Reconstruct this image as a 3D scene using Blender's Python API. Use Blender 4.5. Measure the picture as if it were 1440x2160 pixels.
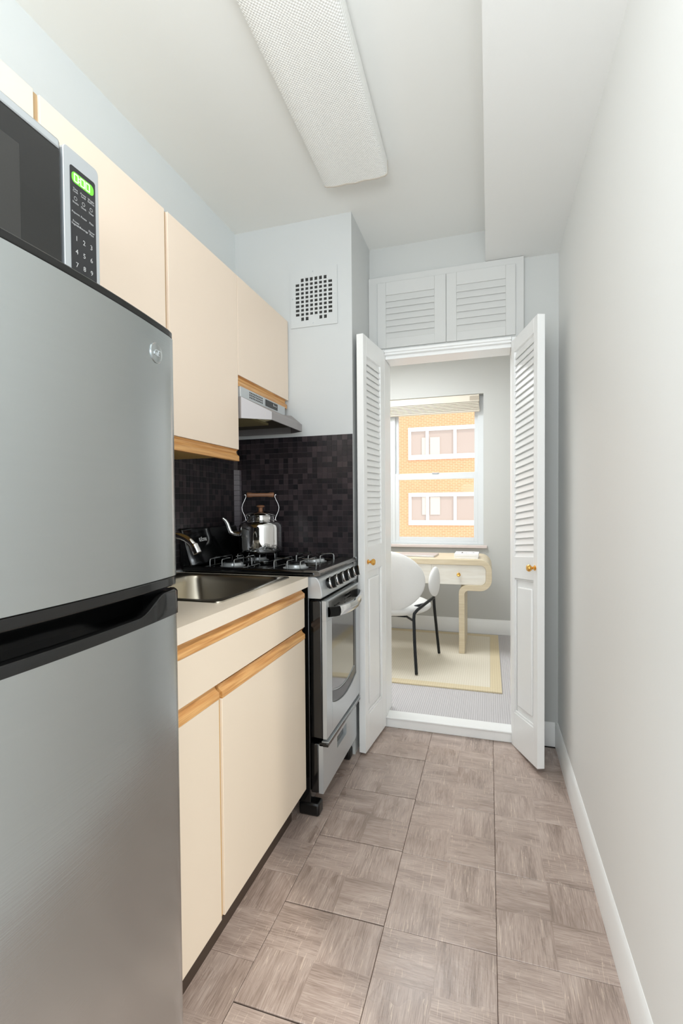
import bpy, bmesh, math, random
from mathutils import Vector, Matrix
random.seed(7)
sc = bpy.context.scene
for o in list(bpy.data.objects): bpy.data.objects.remove(o)
C = sc.collection
rad = math.radians
# ------------------------------------------------------------ camera
f_px, H = 1008.41, 1.1727
a, b, r = rad(17.136), rad(-1.2428), rad(-0.4592)
F0 = Vector((-math.sin(a), math.cos(a), 0)); R0 = Vector((math.cos(a), math.sin(a), 0)); U0 = Vector((0, 0, 1))
F2 = F0*math.cos(b) + U0*math.sin(b); U2 = U0*math.cos(b) - F0*math.sin(b)
Rc = R0*math.cos(r) + U2*math.sin(r); Uc = U2*math.cos(r) - R0*math.sin(r)
cam = bpy.data.cameras.new('camera'); co = bpy.data.objects.new('camera', cam); C.objects.link(co)
co.matrix_world = Matrix(((Rc.x, Uc.x, -F2.x, 0), (Rc.y, Uc.y, -F2.y, 0), (Rc.z, Uc.z, -F2.z, H), (0, 0, 0, 1)))
cam.sensor_fit = 'VERTICAL'; cam.sensor_height = 36; cam.lens = f_px/2160*36; cam.shift_y = 10.6/2160
cam.clip_start = .02; cam.clip_end = 200
sc.camera = co
# ------------------------------------------------------------ light
w = bpy.data.worlds.new('world'); sc.world = w; w.use_nodes = True
bg = w.node_tree.nodes['Background']; bg.inputs[0].default_value = (.92, .97, 1, 1); bg.inputs[1].default_value = .62
def area(name, loc, rot, sx, sy, e, col=(1, 1, 1)):
    l = bpy.data.lights.new(name, 'AREA'); l.shape = 'RECTANGLE'; l.size = sx; l.size_y = sy; l.energy = e; l.color = col
    o = bpy.data.objects.new(name, l); C.objects.link(o); o.location = loc; o.rotation_euler = rot; return o
sun = bpy.data.lights.new('sun', 'SUN'); sun.energy = .5; sun.angle = rad(3); sun.color = (1, .97, .9)
so = bpy.data.objects.new('sun', sun); C.objects.link(so)
so.rotation_euler = Vector((-.62, .62, -.9)).to_track_quat('-Z', 'Y').to_euler()
area('living_room_window_light', (-.3, -1.6, 1.5), (rad(88), 0, 0), 2.4, 2.0, 8.5, (.88, .95, 1))
area('added_ceiling_bounce', (-.1, -.6, 1.5), (rad(180-20), 0, 0), .8, .6, 11, (.88, .95, 1))  # unseen uplight, added to brighten the ceiling
area('added_entry_fill', (-.2, .3, 2.5), (rad(12), 0, 0), .3, .6, 1.0, (.88, .95, 1))  # unseen overhead source, added to fill the low parts of the walls
side = area('added_side_fill', (1.9, -1.5, 1.25), (0, 0, 0), 1.5, 1.9, 7.5, (.88, .95, 1))  # unseen source added from the right to brighten the left-hand cabinets
side.rotation_euler = Vector((-2.45, 3.1, -.3)).to_track_quat('-Z', 'Z').to_euler()
area('added_study_fill', (-.9, 3.3, 2.46), (0, 0, 0), 1.2, .9, 12, (.93, .97, 1))  # fill added to light the study evenly, no fixture in view
side2 = area('added_left_fill', (-1.35, -1.5, 1.1), (0, 0, 0), 1.0, 1.7, 8, (.88, .95, 1))  # unseen source added from the left to lift the right wall
side2.rotation_euler = Vector((1.75, 3.0, -.4)).to_track_quat('-Z', 'Z').to_euler()
sc.view_settings.view_transform = 'Standard'; sc.view_settings.look = 'None'
sc.view_settings.gamma = 1; sc.view_settings.use_curve_mapping = False
sc.view_settings.exposure = 1.38

# ------------------------------------------------------------ materials
def lin(c):
    return tuple((v/255/12.92 if v/255 <= .04045 else ((v/255+.055)/1.055)**2.4) for v in c) + (1,)
MATS = {}
def mat(name, col, rough=.5, metal=0, bump=0, bscale=40, spec=.5, coat=0, var=0, vscale=3, stretch=None, emit=0, alpha=1, trans=0, aniso=0):
    if name in MATS: return MATS[name]
    m = bpy.data.materials.new(name); m.use_nodes = True; nt = m.node_tree; N = nt.nodes; L = nt.links
    p = N['Principled BSDF']
    p.inputs['Base Color'].default_value = lin(col); p.inputs['Roughness'].default_value = rough
    p.inputs['Metallic'].default_value = metal; p.inputs['Specular IOR Level'].default_value = spec
    p.inputs['Coat Weight'].default_value = coat; p.inputs['Coat Roughness'].default_value = .08
    p.inputs['Transmission Weight'].default_value = trans
    if aniso: p.inputs['Anisotropic'].default_value = aniso
    if emit: p.inputs['Emission Color'].default_value = lin(col); p.inputs['Emission Strength'].default_value = emit
    tc = N.new('ShaderNodeTexCoord'); mp = N.new('ShaderNodeMapping'); L.new(tc.outputs['Object'], mp.inputs[0])
    if stretch: mp.inputs['Scale'].default_value = stretch
    if var:
        n = N.new('ShaderNodeTexNoise'); n.inputs['Scale'].default_value = vscale; n.inputs['Detail'].default_value = 5
        L.new(mp.outputs[0], n.inputs[0])
        mx = N.new('ShaderNodeMix'); mx.data_type = 'RGBA'
        c = lin(col); mx.inputs[6].default_value = tuple(v*(1-var) for v in c[:3])+(1,); mx.inputs[7].default_value = tuple(min(1, v*(1+var)) for v in c[:3])+(1,)
        L.new(n.outputs[0], mx.inputs[0]); L.new(mx.outputs[2], p.inputs['Base Color'])
    if bump:
        n2 = N.new('ShaderNodeTexNoise'); n2.inputs['Scale'].default_value = bscale; n2.inputs['Detail'].default_value = 4
        L.new(mp.outputs[0], n2.inputs[0]); bp = N.new('ShaderNodeBump'); bp.inputs['Strength'].default_value = bump; bp.inputs['Distance'].default_value = .002
        L.new(n2.outputs[0], bp.inputs['Height']); L.new(bp.outputs[0], p.inputs['Normal'])
    MATS[name] = m; return m
wall_m = mat('white_wall_paint', (240, 240, 237), .62, bump=.15, bscale=60)
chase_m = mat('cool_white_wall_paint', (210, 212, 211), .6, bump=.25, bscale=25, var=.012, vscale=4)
ceil_m = mat('ceiling_paint', (240, 240, 236), .7, bump=.2, bscale=20)
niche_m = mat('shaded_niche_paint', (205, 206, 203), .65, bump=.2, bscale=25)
cup_m = mat('dimmed_trim_white', (212, 212, 209), .5, bump=.12, bscale=18)  # same white as the trim, with the cupboard's dimmer light put into the colour
trim_m = mat('white_gloss_trim', (249, 249, 247), .3, bump=.12, bscale=18)
lacq_m = mat('cream_laminate', (245, 226, 206), .38, bump=.05, bscale=90, var=.012, vscale=6)
lacq2_m = mat('cream_laminate_base', (232, 216, 195), .4, bump=.05, bscale=90, var=.012, vscale=6)
counter_m = mat('pale_speckled_laminate', (232, 219, 201), .33, var=.02, vscale=300)
steel_m = mat('brushed_stainless', (190, 195, 196), .23, 1, bump=.05, bscale=6, stretch=(60, 1, 60), var=.02, vscale=3)
steel2_m = mat('satin_stainless', (198, 202, 204), .3, .5)
sink_m = mat('sink_stainless', (190, 182, 166), .28, 1, bump=.05, bscale=90)
chrome_m = mat('chrome', (225, 225, 225), .06, 1)
black_m = mat('black_enamel', (12, 13, 14), .1, coat=.4)
bplast_m = mat('black_plastic', (16, 16, 16), .12)
darkbody_m = mat('dark_appliance_side', (30, 30, 31), .4)
glass_dark = mat('dark_oven_glass', (70, 70, 68), .06, .35, coat=1)
mwglass_m = mat('microwave_glass', (30, 30, 30), .1, coat=.1)
ykit_m = mat('cabinet_interior_tan', (196, 160, 96), .5)
brass_m = mat('polished_brass', (232, 180, 96), .18, 1)
walnut_m = mat('dark_turned_wood', (136, 94, 66), .45, var=.2, vscale=30, stretch=(1, 6, 6))
shade_m = mat('cream_shade_fabric', (238, 230, 214), .8)
shaded_m = mat('brown_fold_shadow', (92, 76, 58), .8)
chairf_m = mat('off_white_boucle', (232, 231, 228), .85, bump=.5, bscale=160)
tube_m = mat('black_steel_tube', (38, 40, 42), .35, .6)
paper_m = mat('white_card', (245, 244, 242), .5)
lap_m = mat('silver_aluminium', (208, 206, 206), .35, .8)
ink_m = mat('dark_ink', (60, 60, 60), .6)
legend_m = mat('light_grey_print', (190, 190, 188), .5)
grey_print = mat('pale_print', (205, 205, 205), .5)
alu_m = mat('painted_aluminium', (222, 225, 226), .4)
whitef_m = mat('white_window_paint', (250, 249, 246), .5)
filter_m = mat('greasy_filter_mesh', (150, 138, 100), .5, .5, bump=.8, bscale=500)
hoodin_m = mat('dark_hood_inside', (60, 52, 40), .6)
rubber_m = mat('black_rubber', (14, 13, 13), .35)
dark_m = mat('dark_void', (52, 52, 50), .8)
green_m = mat('green_display_glow', (110, 210, 60), .5, emit=.1)
digit_m = mat('lit_digits', (225, 255, 200), .5, emit=.28)
disp_m = mat('prismatic_acrylic', (234, 234, 230), .3, bump=.0)
darktrim_m = mat('smoked_steel', (120, 118, 116), .25, .9)
grey_tile_m = mat('grey_glazed_tile', (112, 106, 112), .3)
toe_m = mat('toe_kick_brown', (70, 56, 46), .6)

def wood_mat(name, c1, c2, scale, rough=.4):
    m = bpy.data.materials.new(name); m.use_nodes = True; N = m.node_tree.nodes; L = m.node_tree.links; p = N['Principled BSDF']
    tc = N.new('ShaderNodeTexCoord'); mp = N.new('ShaderNodeMapping'); mp.inputs['Scale'].default_value = scale
    L.new(tc.outputs['Object'], mp.inputs[0])
    n = N.new('ShaderNodeTexNoise'); n.inputs['Scale'].default_value = 1; n.inputs['Detail'].default_value = 6; n.inputs['Distortion'].default_value = .4
    L.new(mp.outputs[0], n.inputs[0]); cr = N.new('ShaderNodeValToRGB'); cr.color_ramp.elements[0].position = .35; cr.color_ramp.elements[1].position = .65
    cr.color_ramp.elements[0].color = lin(c1); cr.color_ramp.elements[1].color = lin(c2)
    L.new(n.outputs[0], cr.inputs[0]); L.new(cr.outputs[0], p.inputs['Base Color']); p.inputs['Roughness'].default_value = rough
    MATS[name] = m; return m
oak_m = wood_mat('golden_oak', (188, 130, 70), (224, 174, 112), (60, 6, 160))
ash_m = wood_mat('pale_ash_veneer', (214, 197, 165), (226, 211, 183), (6, 40, 90), .45)
ash2_m = wood_mat('cream_drawer_veneer', (236, 230, 218), (244, 240, 230), (6, 40, 60), .5)

def nodes(name):
    m = bpy.data.materials.new(name); m.use_nodes = True; MATS[name] = m
    return m, m.node_tree.nodes, m.node_tree.links, m.node_tree.nodes['Principled BSDF']
def mth(N, L, op, a_, b_=None):
    n = N.new('ShaderNodeMath'); n.operation = op
    for i, v in enumerate((a_, b_)):
        if v is None: continue
        if isinstance(v, (int, float)): n.inputs[i].default_value = v
        else: L.new(v, n.inputs[i])
    return n.outputs[0]
def mixc(N, L, fac, c1, c2, mode='MIX'):
    n = N.new('ShaderNodeMix'); n.data_type = 'RGBA'; n.blend_type = mode
    for i, v in ((0, fac), (6, c1), (7, c2)):
        if isinstance(v, (int, float)): n.inputs[i].default_value = v
        elif isinstance(v, tuple): n.inputs[i].default_value = v
        else: L.new(v, n.inputs[i])
    return n.outputs[2]
def noise(N, L, vec, scale, detail=5, dist=0):
    n = N.new('ShaderNodeTexNoise'); n.inputs['Scale'].default_value = scale; n.inputs['Detail'].default_value = detail
    n.inputs['Distortion'].default_value = dist
    if vec is not None: L.new(vec, n.inputs[0])
    return n.outputs[0]
def mapping(N, L, vec, scale=(1, 1, 1), rot=(0, 0, 0), loc=None):
    mp = N.new('ShaderNodeMapping'); mp.inputs['Scale'].default_value = scale; mp.inputs['Rotation'].default_value = rot
    if loc is not None: L.new(loc, mp.inputs['Location'])
    L.new(vec, mp.inputs[0]); return mp.outputs[0]
def ramp(N, L, fac, pts):
    cr = N.new('ShaderNodeValToRGB'); e = cr.color_ramp.elements
    while len(e) < len(pts): e.new(.5)
    for i, (p, c) in enumerate(pts): e[i].position = p; e[i].color = c if len(c) == 4 else lin(c)
    L.new(fac, cr.inputs[0]); return cr.outputs[0]

# vinyl floor tile: four wood-grain quarters in a basket weave
m, N, L, p = nodes('wood_print_vinyl_tile')
tc = N.new('ShaderNodeTexCoord'); oi = N.new('ShaderNodeObjectInfo'); obj = tc.outputs['Object']
off = mth(N, L, 'MULTIPLY', oi.outputs['Random'], 37.0)
cmb = N.new('ShaderNodeCombineXYZ'); L.new(off, cmb.inputs[0]); L.new(off, cmb.inputs[1]); L.new(off, cmb.inputs[2])
sp = N.new('ShaderNodeSeparateXYZ'); L.new(obj, sp.inputs[0])
q = mth(N, L, 'GREATER_THAN', mth(N, L, 'MULTIPLY', sp.outputs[0], sp.outputs[1]), 0)
g1 = noise(N, L, mapping(N, L, obj, (18, 360, 1), loc=cmb.outputs[0]), 1, 7, .8)
g2 = noise(N, L, mapping(N, L, obj, (360, 18, 1), loc=cmb.outputs[0]), 1, 7, .8)
b1 = noise(N, L, mapping(N, L, obj, (4, 26, 1), loc=cmb.outputs[0]), 1, 2, .5)
b2 = noise(N, L, mapping(N, L, obj, (26, 4, 1), loc=cmb.outputs[0]), 1, 2, .5)
def fmix(fac, x, y):
    n = N.new('ShaderNodeMix'); L.new(fac, n.inputs[0]); L.new(x, n.inputs[2]); L.new(y, n.inputs[3]); return n.outputs[0]
g = fmix(q, g1, g2); bb = fmix(q, b1, b2)
lo_ = noise(N, L, mapping(N, L, obj, (9, 9, 1), loc=cmb.outputs[0]), 1, 2)
gg = mth(N, L, 'ADD', mth(N, L, 'ADD', mth(N, L, 'MULTIPLY', g, .5), mth(N, L, 'MULTIPLY', bb, .34)), mth(N, L, 'MULTIPLY', lo_, .16))
colr = ramp(N, L, gg, [(.36, (142, 124, 113)), (.5, (178, 158, 147)), (.64, (203, 185, 174))])
xab = mth(N, L, 'ABSOLUTE', sp.outputs[0]); yab = mth(N, L, 'ABSOLUTE', sp.outputs[1])
# scratches
sn = noise(N, L, mapping(N, L, obj, (230, 14, 1), (0, 0, 1.0), loc=cmb.outputs[0]), 1, 3, 1.2)
pt = noise(N, L, mapping(N, L, obj, (7, 7, 1), loc=cmb.outputs[0]), 1, 2)
sc1 = mth(N, L, 'MULTIPLY', mth(N, L, 'GREATER_THAN', sn, .64), mth(N, L, 'GREATER_THAN', pt, .46))
colr = mixc(N, L, mth(N, L, 'MULTIPLY', sc1, .5), colr, lin((232, 214, 196)))
L.new(colr, p.inputs['Base Color'])
p.inputs['Specular IOR Level'].default_value = .8; rg = mth(N, L, 'ADD', mth(N, L, 'MULTIPLY', pt, .25), .16); L.new(rg, p.inputs['Roughness'])
bmp = N.new('ShaderNodeBump'); bmp.inputs['Strength'].default_value = .18; bmp.inputs['Distance'].default_value = .002
wv = noise(N, L, mapping(N, L, obj, (1, 1, 1), loc=cmb.outputs[0]), 55, 4)
L.new(mth(N, L, 'ADD', wv, mth(N, L, 'MULTIPLY', g, .5)), bmp.inputs['Height']); L.new(bmp.outputs[0], p.inputs['Normal'])
tile_m = m

# mosaic tile
m, N, L, p = nodes('dark_mosaic_glass')
oi = N.new('ShaderNodeObjectInfo'); ge = N.new('ShaderNodeNewGeometry')
rn = mth(N, L, 'FRACT', mth(N, L, 'ADD', oi.outputs['Random'], ge.outputs['Random Per Island']))
L.new(ramp(N, L, rn, [(0, (26, 25, 29)), (.5, (44, 38, 41)), (.8, (58, 50, 53)), (1, (70, 60, 62))]), p.inputs['Base Color'])
p.inputs['Roughness'].default_value = .3
mos_m = m
grout_m = mat('mosaic_grout', (94, 86, 86), .8)

# carpet: fine ribs
m, N, L, p = nodes('ribbed_grey_carpet')
tc = N.new('ShaderNodeTexCoord'); wv = N.new('ShaderNodeTexWave'); wv.inputs['Scale'].default_value = 27; wv.inputs['Distortion'].default_value = .25; wv.inputs['Detail'].default_value = 2
L.new(tc.outputs['Object'], wv.inputs[0])
n1 = noise(N, L, tc.outputs['Object'], 300, 3)
L.new(ramp(N, L, mth(N, L, 'ADD', mth(N, L, 'MULTIPLY', wv.outputs['Fac'], .8), mth(N, L, 'MULTIPLY', n1, .3)), [(.1, (190, 186, 186)), (.9, (212, 208, 208))]), p.inputs['Base Color'])
p.inputs['Roughness'].default_value = .95
bm_ = N.new('ShaderNodeBump'); bm_.inputs['Strength'].default_value = .5; bm_.inputs['Distance'].default_value = .003
L.new(wv.outputs['Fac'], bm_.inputs['Height']); L.new(bm_.outputs[0], p.inputs['Normal']); carpet_m = m

def weave(name, c1, c2):
    m, N, L, p = nodes(name)
    tc = N.new('ShaderNodeTexCoord'); wv = N.new('ShaderNodeTexWave'); wv.inputs['Scale'].default_value = 22; wv.inputs['Distortion'].default_value = .4
    L.new(tc.outputs['Object'], wv.inputs[0]); n1 = noise(N, L, tc.outputs['Object'], 220, 3)
    L.new(ramp(N, L, mth(N, L, 'ADD', mth(N, L, 'MULTIPLY', wv.outputs['Fac'], .5), mth(N, L, 'MULTIPLY', n1, .6)), [(.1, c1), (.9, c2)]), p.inputs['Base Color'])
    p.inputs['Roughness'].default_value = .95; return m
rugf_m = weave('cream_sisal', (224, 214, 194), (238, 230, 213)); rugb_m = weave('tan_binding', (218, 201, 166), (229, 214, 182))

# brick facade
m, N, L, p = nodes('orange_brick')
tc = N.new('ShaderNodeTexCoord'); sp = N.new('ShaderNodeSeparateXYZ'); L.new(tc.outputs['Object'], sp.inputs[0])
cb = N.new('ShaderNodeCombineXYZ'); L.new(sp.outputs[0], cb.inputs[0]); L.new(sp.outputs[2], cb.inputs[1])
bt = N.new('ShaderNodeTexBrick'); L.new(cb.outputs[0], bt.inputs[0]); bt.inputs['Scale'].default_value = 1
bt.inputs['Brick Width'].default_value = .21; bt.inputs['Row Height'].default_value = .07; bt.inputs['Mortar Size'].default_value = .009
bt.inputs['Color1'].default_value = lin((226, 166, 122)); bt.inputs['Color2'].default_value = lin((222, 158, 116)); bt.inputs['Mortar'].default_value = lin((236, 196, 158))
L.new(bt.outputs[0], p.inputs['Base Color']); p.inputs['Roughness'].default_value = .9; brick_m = m
farglass_m = mat('reflective_far_glass', (196, 176, 164), .12, 0, coat=.3)

# clear window glass: thin
m, N, L, p = nodes('clear_glass'); N.remove(p)
tr = N.new('ShaderNodeBsdfTransparent'); gl = N.new('ShaderNodeBsdfGlossy'); gl.inputs['Roughness'].default_value = .02
fr = N.new('ShaderNodeFresnel'); fr.inputs[0].default_value = 1.12; mx = N.new('ShaderNodeMixShader')
L.new(fr.outputs[0], mx.inputs[0]); L.new(tr.outputs[0], mx.inputs[1]); L.new(gl.outputs[0], mx.inputs[2]); L.new(mx.outputs[0], N['Material Output'].inputs[0]); glass_m = m

# prismatic diffuser with diamond relief
m = disp_m; N = m.node_tree.nodes; L = m.node_tree.links; p = N['Principled BSDF']
tc = N.new('ShaderNodeTexCoord')
wa = N.new('ShaderNodeTexWave'); wa.inputs['Scale'].default_value = 45; wb = N.new('ShaderNodeTexWave'); wb.inputs['Scale'].default_value = 45
L.new(mapping(N, L, tc.outputs['Object'], rot=(0, 0, rad(45))), wa.inputs[0]); L.new(mapping(N, L, tc.outputs['Object'], rot=(0, 0, rad(-45))), wb.inputs[0])
bm_ = N.new('ShaderNodeBump'); bm_.inputs['Strength'].default_value = .35; bm_.inputs['Distance'].default_value = .002
L.new(mth(N, L, 'ADD', wa.outputs['Fac'], wb.outputs['Fac']), bm_.inputs['Height']); L.new(bm_.outputs[0], p.inputs['Normal'])
p.inputs['Emission Color'].default_value = (1, .98, .95, 1); p.inputs['Emission Strength'].default_value = .02
# microwave window: fine screen dots
m = mwglass_m; N = m.node_tree.nodes; L = m.node_tree.links; p = N['Principled BSDF']
tc = N.new('ShaderNodeTexCoord'); vo = N.new('ShaderNodeTexVoronoi'); vo.inputs['Scale'].default_value = 420; vo.inputs['Randomness'].default_value = 0
L.new(tc.outputs['Object'], vo.inputs[0])
L.new(mixc(N, L, mth(N, L, 'LESS_THAN', vo.outputs['Distance'], .3), lin((36, 36, 35)), lin((22, 22, 22))), p.inputs['Base Color'])

# ------------------------------------------------------------ mesh helpers
WL = {}
class MB:
    def __init__(s): s.v = []; s.f = []
    def add(s, vs, fs):
        n = len(s.v); s.v += [tuple(v) for v in vs]; s.f += [tuple(i+n for i in f) for f in fs]; return s
    def box(s, x0, x1, y0, y1, z0, z1):
        return s.add([(x0, y0, z0), (x1, y0, z0), (x1, y1, z0), (x0, y1, z0), (x0, y0, z1), (x1, y0, z1), (x1, y1, z1), (x0, y1, z1)],
                     [(0, 3, 2, 1), (4, 5, 6, 7), (0, 1, 5, 4), (1, 2, 6, 5), (2, 3, 7, 6), (3, 0, 4, 7)])
    def prism(s, pts, axis, t0, t1):
        """pts: 2D polygon; axis 'x' -> (y,z), 'y' -> (x,z), 'z' -> (x,y)"""
        def P(u, v, t): return {'x': (t, u, v), 'y': (u, t, v), 'z': (u, v, t)}[axis]
        n = len(pts); vs = [P(u, v, t0) for u, v in pts] + [P(u, v, t1) for u, v in pts]
        fs = [tuple(range(n))[::-1], tuple(range(n, 2*n))] + [(i, (i+1) % n, n+(i+1) % n, n+i) for i in range(n)]
        return s.add(vs, fs)
    def loft(s, rings, cap0=True, cap1=True):
        n = len(rings[0]); vs = [p for r_ in rings for p in r_]; fs = []
        for k in range(len(rings)-1):
            for i in range(n):
                j = (i+1) % n; fs.append((k*n+i, k*n+j, (k+1)*n+j, (k+1)*n+i))
        if cap0: fs.append(tuple(range(n))[::-1])
        if cap1: fs.append(tuple(range((len(rings)-1)*n, len(rings)*n)))
        return s.add(vs, fs)
    def lathe(s, prof, c=(0, 0, 0), n=32, axis=(0, 0, 1), cap=True):
        ax = Vector(axis).normalized(); t = ax.orthogonal().normalized(); u = ax.cross(t); c = Vector(c)
        rings = [[tuple(c + ax*h + (t*math.cos(2*math.pi*i/n) + u*math.sin(2*math.pi*i/n))*max(rr, 1e-4)) for i in range(n)] for rr, h in prof]
        return s.loft(rings, cap, cap)
    def tube(s, pts, rr, n=10):
        pts = [Vector(p) for p in pts]; rs = rr if isinstance(rr, (list, tuple)) else [rr]*len(pts); rings = []; t = None
        for i, p in enumerate(pts):
            d = (pts[min(i+1, len(pts)-1)] - pts[max(i-1, 0)]).normalized()
            t = (t - d*t.dot(d)).normalized() if t is not None and (t - d*t.dot(d)).length > 1e-3 else d.orthogonal().normalized()
            u = d.cross(t); rings.append([tuple(p + (t*math.cos(2*math.pi*k/n) + u*math.sin(2*math.pi*k/n))*rs[i]) for k in range(n)])
        return s.loft(rings)
    def ellips(s, c, rx, ry, rz, n=28, mm=16, fn=None):
        rings = []
        for j in range(1, mm):
            th = math.pi*j/mm; rings.append([(rx*math.sin(th)*math.cos(2*math.pi*i/n), ry*math.sin(th)*math.sin(2*math.pi*i/n), -rz*math.cos(th)) for i in range(n)])
        rings = [[tuple(Vector(fn(*q) if fn else q) + Vector(c)) for q in r_] for r_ in rings]
        return s.loft(rings)
    def build(s, name, m, parent=None, bevel=0, seg=2, smooth=None, world=True):
        me = bpy.data.meshes.new(name); off = Vector((0, 0, 0))
        if parent is not None: off = WL.get(parent, Vector((0, 0, 0)))
        me.from_pydata([tuple(Vector(v)-off) for v in s.v], [], s.f); me.update()
        bm = bmesh.new(); bm.from_mesh(me); bmesh.ops.recalc_face_normals(bm, faces=bm.faces); bm.to_mesh(me); bm.free()
        if smooth is None: smooth = 35
        if smooth: me.shade_smooth(); me.set_sharp_from_angle(angle=rad(smooth))
        o = bpy.data.objects.new(name, me); C.objects.link(o); me.materials.append(m)
        if parent is not None: o.parent = parent; WL[o] = off
        if bevel:
            md = o.modifiers.new('bevel', 'BEVEL'); md.width = bevel; md.segments = seg; md.limit_method = 'ANGLE'; md.angle_limit = rad(40); md.harden_normals = False
        return o
def tag(o, label=None, cat=None, group=None, kind=None):
    for k, v in (('label', label), ('category', cat), ('group', group), ('kind', kind)):
        if v: o[k] = v
    return o
def thing(name, label, cat, loc=(0, 0, 0), group=None):
    o = bpy.data.objects.new(name, None); C.objects.link(o); o.location = loc; o.empty_display_size = .05
    WL[o] = Vector(loc); return tag(o, label, cat, group)
def struct(name, mb, m, bevel=0, parent=None):
    o = mb.build(name, m, parent, bevel)
    if parent is None: o['kind'] = 'structure'
    return o
def box(*a_): return MB().box(*a_)
def arc(cx, cy, rr, a0, a1, n=8): return [(cx+rr*math.cos(rad(a0+(a1-a0)*i/n)), cy+rr*math.sin(rad(a0+(a1-a0)*i/n))) for i in range(n+1)]
def rrect(x0, x1, y0, y1, rr, n=6):
    return arc(x1-rr, y1-rr, rr, 0, 90, n) + arc(x0+rr, y1-rr, rr, 90, 180, n) + arc(x0+rr, y0+rr, rr, 180, 270, n) + arc(x1-rr, y0+rr, rr, 270, 360, n)
def text_mb(mb, s, size, place, thick=.0004, align='CENTER', shear=0, sx=1.0):
    """place(u, v, t) -> world point; letters become real raised print"""
    cu = bpy.data.curves.new('t', 'FONT'); cu.body = s; cu.size = size; cu.align_x = align; cu.align_y = 'CENTER'; cu.extrude = thick; cu.resolution_u = 2; cu.shear = shear
    o = bpy.data.objects.new('t', cu); C.objects.link(o); bpy.context.view_layer.update()
    dg = bpy.context.evaluated_depsgraph_get(); me = o.evaluated_get(dg).to_mesh()
    mb.add([place(v.co.x*sx, v.co.y, v.co.z) for v in me.vertices], [tuple(pl.vertices) for pl in me.polygons])
    o.evaluated_get(dg).to_mesh_clear(); bpy.data.objects.remove(o); bpy.data.curves.remove(cu); return mb

# ------------------------------------------------------------ room shell
XR, XL, ZC, ZS, YC, XC, YN = .3186, -1.209, 2.5345, 2.3716, 2.155, -.606, 2.505
XSE = -.0146; Y0 = -.7; YW = 4.36; ZF = .05
fl = struct('floor', box(XL-.1, XR+.1, Y0, 2.56, -.06, -.004), mat('floor_bed', (58, 48, 42), .9))
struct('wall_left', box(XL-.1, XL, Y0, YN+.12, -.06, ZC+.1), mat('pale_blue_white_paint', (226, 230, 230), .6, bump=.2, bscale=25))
struct('wall_right', box(XR, XR+.1, .45, YN+.12, -.06, ZC+.1), wall_m)
struct('ceiling', box(XL-.1, XR+.1, Y0, YN+.12, ZC, ZC+.1), ceil_m)
struct('ceiling_soffit', box(XSE, XR, Y0, YN, ZS, ZC), wall_m)
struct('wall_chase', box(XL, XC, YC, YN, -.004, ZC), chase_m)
# back wall around the doorway
JL, JR, ZH, FR = -.5205, .105, 1.985, .1618
bw = MB().box(XC, XR, YN, YN+.12, ZS-.01, ZC).box(XC, JL-.015, YN, YN+.12, 0, ZS-.01).box(JR+.015, XR, YN, YN+.12, 0, ZS-.01).box(JL-.015, JR+.015, YN, YN+.12, ZH, ZS-.01)
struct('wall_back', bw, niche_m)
# floor tiles
tproto = None
cols = [-.582+.3002*i for i in range(3)] + [-.582-.3002]
for ci, x0 in enumerate(cols):
    for k in range(-1, 6):
        y0 = .985+.299*k-(.0 if ci < 3 else .197) + (.0 if ci else .003)*k
        y1 = y0+.299
        if ci == 3 and k > 4: continue
        xe = min(x0+.3002, XR-.001)
        if y1 > 2.5: y1 = 2.495
        if y0 > 2.3: continue
        g = .0006; dx, dy = xe-x0-2*g, y1-y0-2*g
        if tproto is None:
            tproto = MB().box(-.5, .5, -.5, .5, -.004, 0).build('tile', tile_m, fl, 0, smooth=0); t = tproto
            # real size mesh (no scaling): 299 mm square with eased edge
            tproto.data.clear_geometry(); e_ = .0012; hx = .1495
            tproto.data.from_pydata([(-hx, -hx, -.004), (hx, -hx, -.004), (hx, hx, -.004), (-hx, hx, -.004)] + [(-hx, -hx, -e_), (hx, -hx, -e_), (hx, hx, -e_), (-hx, hx, -e_)] + [(-hx+e_, -hx+e_, 0), (hx-e_, -hx+e_, 0), (hx-e_, hx-e_, 0), (-hx+e_, hx-e_, 0)], [],
                [(0, 1, 5, 4), (1, 2, 6, 5), (2, 3, 7, 6), (3, 0, 4, 7), (4, 5, 9, 8), (5, 6, 10, 9), (6, 7, 11, 10), (7, 4, 8, 11), (8, 9, 10, 11)])
        else:
            t = tproto.copy(); C.objects.link(t)
        t.parent = fl; t.location = ((x0+xe)/2, (y0+y1)/2, random.uniform(-.0005, .0002)); t.scale = (dx/.299, dy/.299, 1)
        t.rotation_euler = (0, 0, random.uniform(-.0015, .0015))
# more tiles behind, under the camera
for ci, x0 in enumerate(cols):
    for k in (-2, -3, -4, -5):
        y0 = .985+.299*k-(.197 if ci == 3 else 0)
        t = tproto.copy(); C.objects.link(t); t.parent = fl; xe = min(x0+.3002, XR-.001)
        t.location = ((x0+xe)/2, y0+.1495, 0); t.scale = ((xe-x0-.0012)/.299, .996, 1)
# baseboards with a stepped cap
def bprof(h): return [(0, 0), (-.0135, 0), (-.0135, h*.66), (-.0125, h*.68), (-.0125, h*.76), (-.0095, h*.82), (-.0085, h*.9), (-.004, h*.97), (-.0015, h), (0, h)]
struct('baseboard_right', MB().prism([(XR+x, z) for x, z in bprof(.1145)], 'y', .45, YN), trim_m)
struct('baseboard_back', MB().prism([(YN+x, z) for x, z in bprof(.1145)], 'x', FR+.002, XR-.014), trim_m)
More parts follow.
